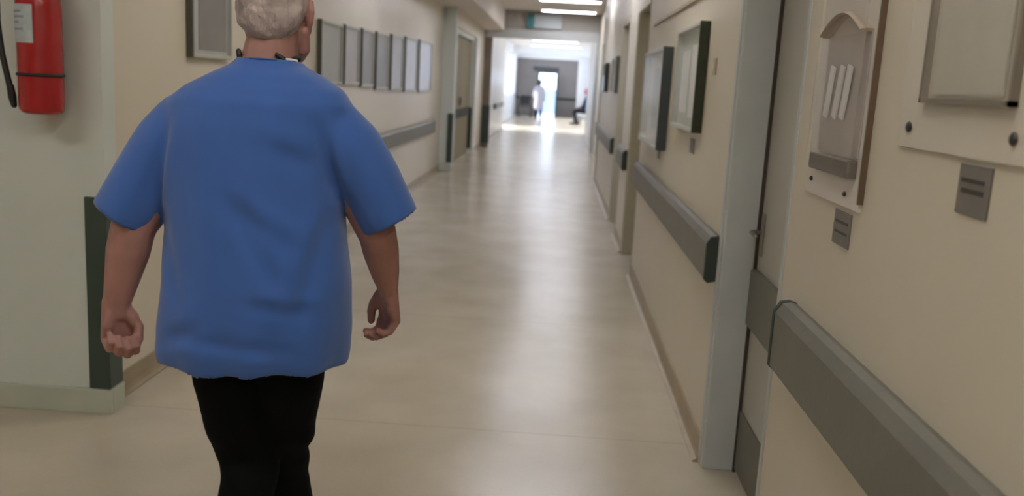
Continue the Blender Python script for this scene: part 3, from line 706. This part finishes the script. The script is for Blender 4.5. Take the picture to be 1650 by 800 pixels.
la = (LS-W(-0.205, -0.010, 1.275)).normalized(); ra = (RS-W(0.212, 0.004, 1.285)).normalized()
dead = [f for f in b.faces if (f.calc_center_median().z < 0.759 and f.normal.z < -0.6)
        or ((f.calc_center_median()-LS).dot(la) > -0.007 and f.normal.dot(la) > 0.6 and (f.calc_center_median()-LS).length < 0.12)
        or ((f.calc_center_median()-RS).dot(ra) > -0.007 and f.normal.dot(ra) > 0.6 and (f.calc_center_median()-RS).length < 0.12)
        or f.calc_center_median().z > 1.468+0.006*(f.calc_center_median().y-MY)/-0.07]
bmesh.ops.delete(b, geom=dead, context='FACES')
def crease(c, a, d_, width, depth, ln):
    """signed offset of a soft fold running from a along direction d_"""
    v = Vector((c.x-a[0], c.z-a[1])); dd = Vector(d_).normalized()
    t_ = v.dot(dd); w_ = v.x*dd.y - v.y*dd.x
    if t_ < -0.02 or t_ > ln: return 0.0
    e = max(0.0, min(1.0, (t_+0.02)/0.05))*max(0.0, min(1.0, (ln-t_)/0.08))
    return e*depth*(-math.exp(-(w_/width)**2) + 0.6*math.exp(-((w_-1.6*width)/width)**2))
folds = [((-0.215, 1.14), (0.25, 1), 0.016, 0.010, 0.22), ((0.205, 1.17), (-0.22, 1), 0.014, 0.012, 0.20), ((-0.20, 1.12), (0.3, -1), 0.02, 0.008, 0.25),
         ((0.20, 1.13), (-0.25, -1), 0.018, 0.010, 0.30), ((0.13, 1.05), (-0.75, 0.55), 0.018, 0.007, 0.22), ((0.09, 0.97), (-0.35, 0.9), 0.016, 0.007, 0.20),
         ((0.00, 1.13), (0.4, -0.8), 0.014, 0.006, 0.20), ((-0.16, 0.84), (1, -0.08), 0.016, 0.006, 0.30), ((0.19, 0.90), (-1, 0.15), 0.016, 0.006, 0.20),
         ((-0.20, 0.80), (0.9, 0.5), 0.018, 0.006, 0.18), ((0.17, 1.24), (-0.8, 0.3), 0.02, 0.006, 0.16), ((-0.03, 1.38), (0.1, -1), 0.03, 0.004, 0.4)]
b.normal_update()
for v in b.verts:
    c = v.co - O
    d = noise.noise(Vector((c.x*5, c.y*5, c.z*3)))*0.008 + noise.noise(Vector((c.x*11, c.y*11, c.z*6)))*0.003
    if v.normal.y < 0.3:
        for a, d_, w_, dp, ln in folds: d += 0.75*crease(c, a, d_, w_*1.15, dp, ln)
    hemw = max(0, (0.95-c.z)/0.22)
    if abs(c.x) < 0.26 and c.z < 1.0: d += hemw*0.006*math.sin(math.atan2(c.y, c.x)*9+1.0)
    v.co += v.normal*d
    if v.co.z < 0.80: v.co.z += 0.0035*math.sin(c.x*22)
sh = obj('t_shirt', b, M['shirt'], man, smooth=True)
md = sh.modifiers.new('thick', 'SOLIDIFY'); md.thickness = 0.003; md.offset = -1
# collar band and hem stitching
b = bmesh.new()
pts = [W(0.028+0.0675*math.cos(a), -0.002+0.0675*math.sin(a), 1.467-0.006*math.sin(a)) for a in [math.radians(x) for x in range(0, 361, 15)]]
tube(b, pts, [(0.006, 0.0025)]*len(pts), 8, caps=False)
cl = obj('collar', b, M['shirt'], sh, smooth=True)
# trousers
b = bmesh.new()
stack(b, [(MX+a, MY+c, z, r1, r2) for a, c, z, r1, r2 in [(0, 0, 0.96, 0.165, 0.13), (0, 0, 0.88, 0.172, 0.135), (0.002, 0.0, 0.80, 0.170, 0.135), (0.004, 0.0, 0.74, 0.158, 0.125)]], 32, 2.3)
tube(b, [W(-0.082, 0.0, 0.82), W(-0.074, 0.005, 0.70), W(-0.048, 0.02, 0.56), LKN+Vector((0.004, 0, 0)), W(-0.022, -0.02, 0.36), W(-0.026, -0.09, 0.24), LAN+Vector((0, 0, 0.01))],
     [0.086, 0.088, 0.082, 0.072, 0.066, 0.062, 0.060], 24)
tube(b, [W(0.086, 0.0, 0.82), W(0.076, 0.02, 0.70), W(0.050, 0.09, 0.56), RKN, W(0.024, 0.18, 0.36), W(0.032, 0.225, 0.22), RAN+Vector((0, 0, 0.0))],
     [0.086, 0.086, 0.076, 0.066, 0.060, 0.060, 0.060], 24)
b = fuse(b, 0.007, 4); b.normal_update()
for v in b.verts:
    c = v.co - O
    d = noise.noise(Vector((c.x*9, c.y*9, c.z*7)))*0.006 + 0.004*math.sin(c.z*60+c.x*20)*max(0, 1-abs(c.z-0.47)/0.12)
    v.co += v.normal*d
obj('trousers', b, M['trouser'], man, smooth=True)
def shoe(an, pitch, parent):
    b = bmesh.new()
    tube(b, [Vector((0, -0.075, 0.045)), Vector((0, -0.03, 0.052)), Vector((0, 0.04, 0.050)), Vector((0, 0.12, 0.038)), Vector((0, 0.17, 0.030))], [(0.034, 0.034), (0.038, 0.044), (0.042, 0.040), (0.046, 0.028), (0.038, 0.020)], 20, hemi=True)
    tube(b, [Vector((0, -0.035, 0.06)), Vector((0, -0.035, 0.12))], [0.042, 0.044], 18)
    b = fuse(b, 0.005, 3)
    s = bmesh.new()
    tube(s, [Vector((0, -0.105, 0.012)), Vector((0, -0.07, 0.012)), Vector((0, 0.03, 0.012)), Vector((0, 0.12, 0.012)), Vector((0, 0.19, 0.012)), Vector((0, 0.205, 0.012))], [(0.020, 0.011), (0.038, 0.011), (0.040, 0.011), (0.048, 0.011), (0.036, 0.011), (0.018, 0.011)], 16)
    for q in (b, s):
        bmesh.ops.rotate(q, cent=(0, 0.14, 0), matrix=Matrix.Rotation(pitch, 3, 'X'), verts=q.verts[:])
        bmesh.ops.translate(q, vec=an, verts=q.verts[:])
    o = obj('shoe', b, M['shoe'], parent, smooth=True); obj('sole', s, M['sole'], o, smooth=True)
shoe(Vector((LAN.x, LAN.y+0.01, 0.002)), -0.35, man)
shoe(Vector((RAN.x, RAN.y+0.03, 0.002)), 0.0, man)

# ------------------------------------------------------------------ distant people and wheelchair
def simple_head(b, c, yaw, k=1.0):
    ell(b, c, (0.075*k, 0.092*k, 0.11*k), yaw, seg=24)
    R3 = Matrix.Rotation(yaw, 3, 'Z')
    ell(b, c+R3 @ Vector((0, 0.045, -0.05)), (0.052, 0.05, 0.06), yaw)
    tube(b, [c+R3 @ Vector((0, 0.085, 0.01)), c+R3 @ Vector((0, 0.105, -0.025))], [0.009, 0.012], 8, hemi=True)
    for s in (-1, 1): ell(b, c+R3 @ Vector((s*0.078, 0, -0.01)), (0.01, 0.018, 0.03), yaw)
def fingers(b, w, d, side, r=0.009):
    """palm and five fingers below wrist w, hanging along d"""
    d = Vector(d).normalized(); s = d.cross(Vector((0, 0, 1)))
    s = Vector((0, 1, 0)) if s.length < 0.3 else s.normalized()
    tube(b, [w, w+d*0.04, w+d*0.085], [(0.026, 0.018), (0.038, 0.018), (0.036, 0.014)], 12, hemi=True)
    for i, L in ((-1.5, 0.06), (-0.5, 0.075), (0.5, 0.08), (1.5, 0.07)):
        k0 = w+d*0.08+s*i*0.021; tube(b, [k0, k0+d*L*0.5+Vector((side*0.004, 0, 0)), k0+d*L+Vector((side*0.018, 0, 0))], [r, r*0.95, r*0.8], 8, hemi=True)
    tube(b, [w+d*0.03+s*0.03, w+d*0.065+s*0.055, w+d*0.10+s*0.058], [0.012, 0.011, 0.009], 8, hemi=True)
# standing person in a white coat at the far doorway, seen from behind
px, py = -0.80, 39.6
st = thing('person', (px, py, 0), 'distant dark-haired person standing in a long white coat before the bright doorway', 'person')
def Q(*p): return Vector((px, py, 0))+Vector(p)
b = bmesh.new()
simple_head(b, Q(0.0, 0.02, 1.54), 0.2)
tube(b, [Q(0, 0, 1.32), Q(0, 0.01, 1.48)], [0.06, 0.052], 14)
stack(b, [(px+a, py+c, z, r1, r2) for a, c, z, r1, r2 in [(0, 0, 0.80, 0.16, 0.11), (0, 0, 1.0, 0.14, 0.10), (0, 0, 1.25, 0.18, 0.11), (0, 0, 1.38, 0.12, 0.07)]], 20)
for s in (-1, 1):
    tube(b, [Q(s*0.17, 0, 1.33), Q(s*0.22, -0.01, 1.06), Q(s*0.23, 0.04, 0.84)], [0.05, 0.042, 0.028], 12, hemi=True)
    fingers(b, Q(s*0.23, 0.045, 0.83), (0, 0.1, -1), -s)
    tube(b, [Q(s*0.085, 0, 0.84), Q(s*0.09, 0.01, 0.46), Q(s*0.09, -0.01, 0.08)], [0.085, 0.055, 0.035], 14, hemi=True)
    tube(b, [Q(s*0.09, -0.02, 0.045), Q(s*0.095, 0.14, 0.03)], [(0.035, 0.04), (0.038, 0.024)], 12, hemi=True)
obj('body', fuse(b, 0.009, 2), M['skin2'], st, smooth=True)
obj('hair', ell(ell(bmesh.new(), Q(0, 0.0, 1.565), (0.085, 0.10, 0.10), 0.2), Q(0, -0.04, 1.52), (0.075, 0.06, 0.08), 0.2), M['dark'], st, smooth=True)
b = bmesh.new()
stack(b, [(px+a, py+c, z, r1, r2) for a, c, z, r1, r2 in [(0, 0, 0.36, 0.22, 0.17), (0, 0, 0.60, 0.21, 0.16), (0, 0, 0.9, 0.19, 0.145), (0, 0, 1.15, 0.19, 0.14), (0, 0, 1.32, 0.20, 0.125), (0, 0, 1.40, 0.11, 0.08)]], 28)
for s in (-1, 1):
    tube(b, [Q(s*0.15, 0, 1.34), Q(s*0.225, -0.01, 1.06), Q(s*0.232, 0.035, 0.86)], [0.068, 0.06, 0.048], 14)
obj('coat', fuse(b, 0.012, 3), M['coat'], st, smooth=True)
b = bmesh.new()
for s in (-1, 1): tube(b, [Q(s*0.085, 0, 0.8), Q(s*0.09, 0.01, 0.46), Q(s*0.09, -0.01, 0.09)], [0.095, 0.075, 0.065], 14)
obj('trousers', b, M['dark'], st, smooth=True)
for s in (-1, 1):
    b = bmesh.new(); tube(b, [Q(s*0.09, -0.05, 0.042), Q(s*0.092, 0.05, 0.045), Q(s*0.095, 0.16, 0.032)], [(0.042, 0.04), (0.046, 0.043), (0.042, 0.03)], 12, hemi=True)
    obj('shoe', b, M['shoe'], st, smooth=True)

# seated person on the right of the hall, facing left
sx_, sy_ = 1.05, 35.0
se = thing('person', (sx_, sy_, 0), 'distant person in navy clothes and pink headscarf sitting at the right of the hall', 'person')
def S(*p): return Vector((sx_, sy_, 0))+Vector(p)
b = bmesh.new()
simple_head(b, S(0.06, 0, 1.27), math.radians(90))
tube(b, [S(0.10, 0, 1.03), S(0.07, 0, 1.18)], [0.06, 0.05], 14)
tube(b, [S(0.02, 0, 0.60), S(0.04, 0, 0.75), S(0.08, 0, 0.95), S(0.09, 0, 1.06)], [(0.13, 0.15), (0.12, 0.14), (0.11, 0.16), (0.08, 0.12)], 18, hemi=True)
for s in (-1, 1):
    tube(b, [S(0.03, s*0.09, 0.54), S(-0.38, s*0.11, 0.53), S(-0.40, s*0.11, 0.50), S(-0.30-0.04*s, s*0.11, 0.10)], [0.085, 0.06, 0.058, 0.036], 14, hemi=True)
    tube(b, [S(-0.29-0.04*s, s*0.11, 0.05), S(-0.45-0.04*s, s*0.12, 0.03)], [(0.035, 0.036), (0.036, 0.024)], 12, hemi=True)
    tube(b, [S(0.09, s*0.17, 1.02), S(0.03, s*0.21, 0.78), S(-0.16, s*0.15, 0.66)], [0.045, 0.04, 0.028], 12, hemi=True)
    fingers(b, S(-0.17, s*0.145, 0.655), (-1, -0.1*s, -0.15), 0)
obj('body', fuse(b, 0.009, 2), M['skin2'], se, smooth=True)
b = bmesh.new()
tube(b, [S(0.02, 0, 0.60), S(0.04, 0, 0.75), S(0.08, 0, 0.95), S(0.09, 0, 1.08)], [(0.16, 0.18), (0.145, 0.165), (0.13, 0.185), (0.08, 0.11)], 20, hemi=True)
for s in (-1, 1): tube(b, [S(0.09, s*0.16, 1.02), S(0.03, s*0.21, 0.78), S(-0.14, s*0.155, 0.67)], [0.06, 0.055, 0.045], 14)
obj('jacket', fuse(b, 0.012, 3), M['navy'], se, smooth=True)
b = bmesh.new()
for s in (-1, 1): tube(b, [S(0.05, s*0.09, 0.54), S(-0.36, s*0.11, 0.54), S(-0.40, s*0.11, 0.50), S(-0.30-0.04*s, s*0.11, 0.10)], [0.105, 0.08, 0.075, 0.06], 14, hemi=True)
obj('trousers', fuse(b, 0.012, 3), M['dark'], se, smooth=True)
for s in (-1, 1):
    b = bmesh.new(); tube(b, [S(-0.26-0.04*s, s*0.11, 0.042), S(-0.36-0.04*s, s*0.115, 0.045), S(-0.48-0.04*s, s*0.12, 0.032)], [(0.042, 0.04), (0.046, 0.043), (0.042, 0.03)], 12, hemi=True)
    obj('shoe', b, M['shoe'], se, smooth=True)
b = bmesh.new(); ell(b, S(0.075, 0, 1.29), (0.115, 0.095, 0.125)); ell(b, S(0.11, 0, 1.15), (0.09, 0.10, 0.09))
obj('headscarf', fuse(b, 0.008, 3), M['pink'], se, smooth=True)
# bench
t = thing('bench', (1.12, 35.0, 0), 'white waiting bench under the seated person in the far hall', 'bench')
obj('seat', BX(0.84, 1.30, 34.3, 36.0, 0.345, 0.385, bev=0.01), M['white'], t)
obj('backrest', BX(1.30, 1.34, 34.3, 36.0, 0.50, 0.85, bev=0.01), M['white'], t)
for y in (34.4, 35.9):
    obj('leg', BX(0.88, 0.92, y-0.02, y+0.02, 0, 0.38), M['metal'], t)
    obj('leg', BX(1.29, 1.33, y-0.02, y+0.02, 0, 0.55), M['metal'], t)
# wheelchair by the left of the end wall
wx, wy = -1.42, 40.2
t = thing('wheelchair', (wx, wy, 0), 'empty dark wheelchair parked at the left of the far hall', 'wheelchair')
def V_(*p): return Vector((wx, wy, 0))+Vector(p)
obj('seat', BX(wx-0.22, wx+0.22, wy-0.20, wy+0.22, 0.46, 0.51, bev=0.012), M['vinyl'], t)
obj('backrest', BX(wx-0.21, wx+0.21, wy-0.24, wy-0.20, 0.55, 0.95, bev=0.012), M['vinyl'], t)
for s in (-1, 1):
    wh = bmesh.new(); rr = 0.30
    pts = [V_(s*0.29, rr*math.cos(a)-0.12, rr*math.sin(a)+rr+0.018) for a in [2*math.pi*k/32 for k in range(33)]]
    tube(wh, pts, 0.018, 8, caps=False)
    wo = obj('rear_wheel', wh, M['black'], t, smooth=True)
    sp = bmesh.new()
    for k in range(8):
        a = math.pi*k/8; tube(sp, [V_(s*0.29, rr*math.cos(a)-0.12, rr*math.sin(a)+rr+0.018), V_(s*0.29, -rr*math.cos(a)-0.12, -rr*math.sin(a)+rr+0.018)], 0.003, 6)
    obj('spokes', sp, M['metal'], wo)
    c_ = bmesh.new(); pts = [V_(s*0.22, 0.09*math.cos(a)+0.32, 0.09*math.sin(a)+0.10) for a in [2*math.pi*k/20 for k in range(21)]]
    tube(c_, pts, 0.014, 8, caps=False); obj('front_wheel', c_, M['black'], t, smooth=True)
    f = bmesh.new()
    tube(f, [V_(s*0.23, -0.22, 0.30), V_(s*0.23, -0.22, 0.98), V_(s*0.23, -0.32, 1.0)], 0.012, 8)
    tube(f, [V_(s*0.23, -0.22, 0.48), V_(s*0.23, 0.28, 0.48), V_(s*0.22, 0.34, 0.12)], 0.012, 8)
    tube(f, [V_(s*0.23, -0.22, 0.70), V_(s*0.23, 0.16, 0.70), V_(s*0.23, 0.18, 0.48)], 0.012, 8)
    tube(f, [V_(s*0.29, -0.12, 0.318), V_(s*0.20, -0.12, 0.318), V_(s*0.20, -0.12, 0.48)], 0.012, 8)
    tube(f, [V_(s*0.23, 0.28, 0.48), V_(s*0.18, 0.46, 0.12)], 0.011, 8)
    obj('side_frame', f, M['metal'], t, smooth=True)
    obj('footrest', BX(wx+s*0.12-0.07, wx+s*0.12+0.07, wy+0.42, wy+0.56, 0.10, 0.115, bev=0.004), M['black'], t)
    obj('armrest', BX(wx+s*0.23-0.025, wx+s*0.23+0.025, wy-0.15, wy+0.14, 0.705, 0.735, bev=0.006), M['vinyl'], t)
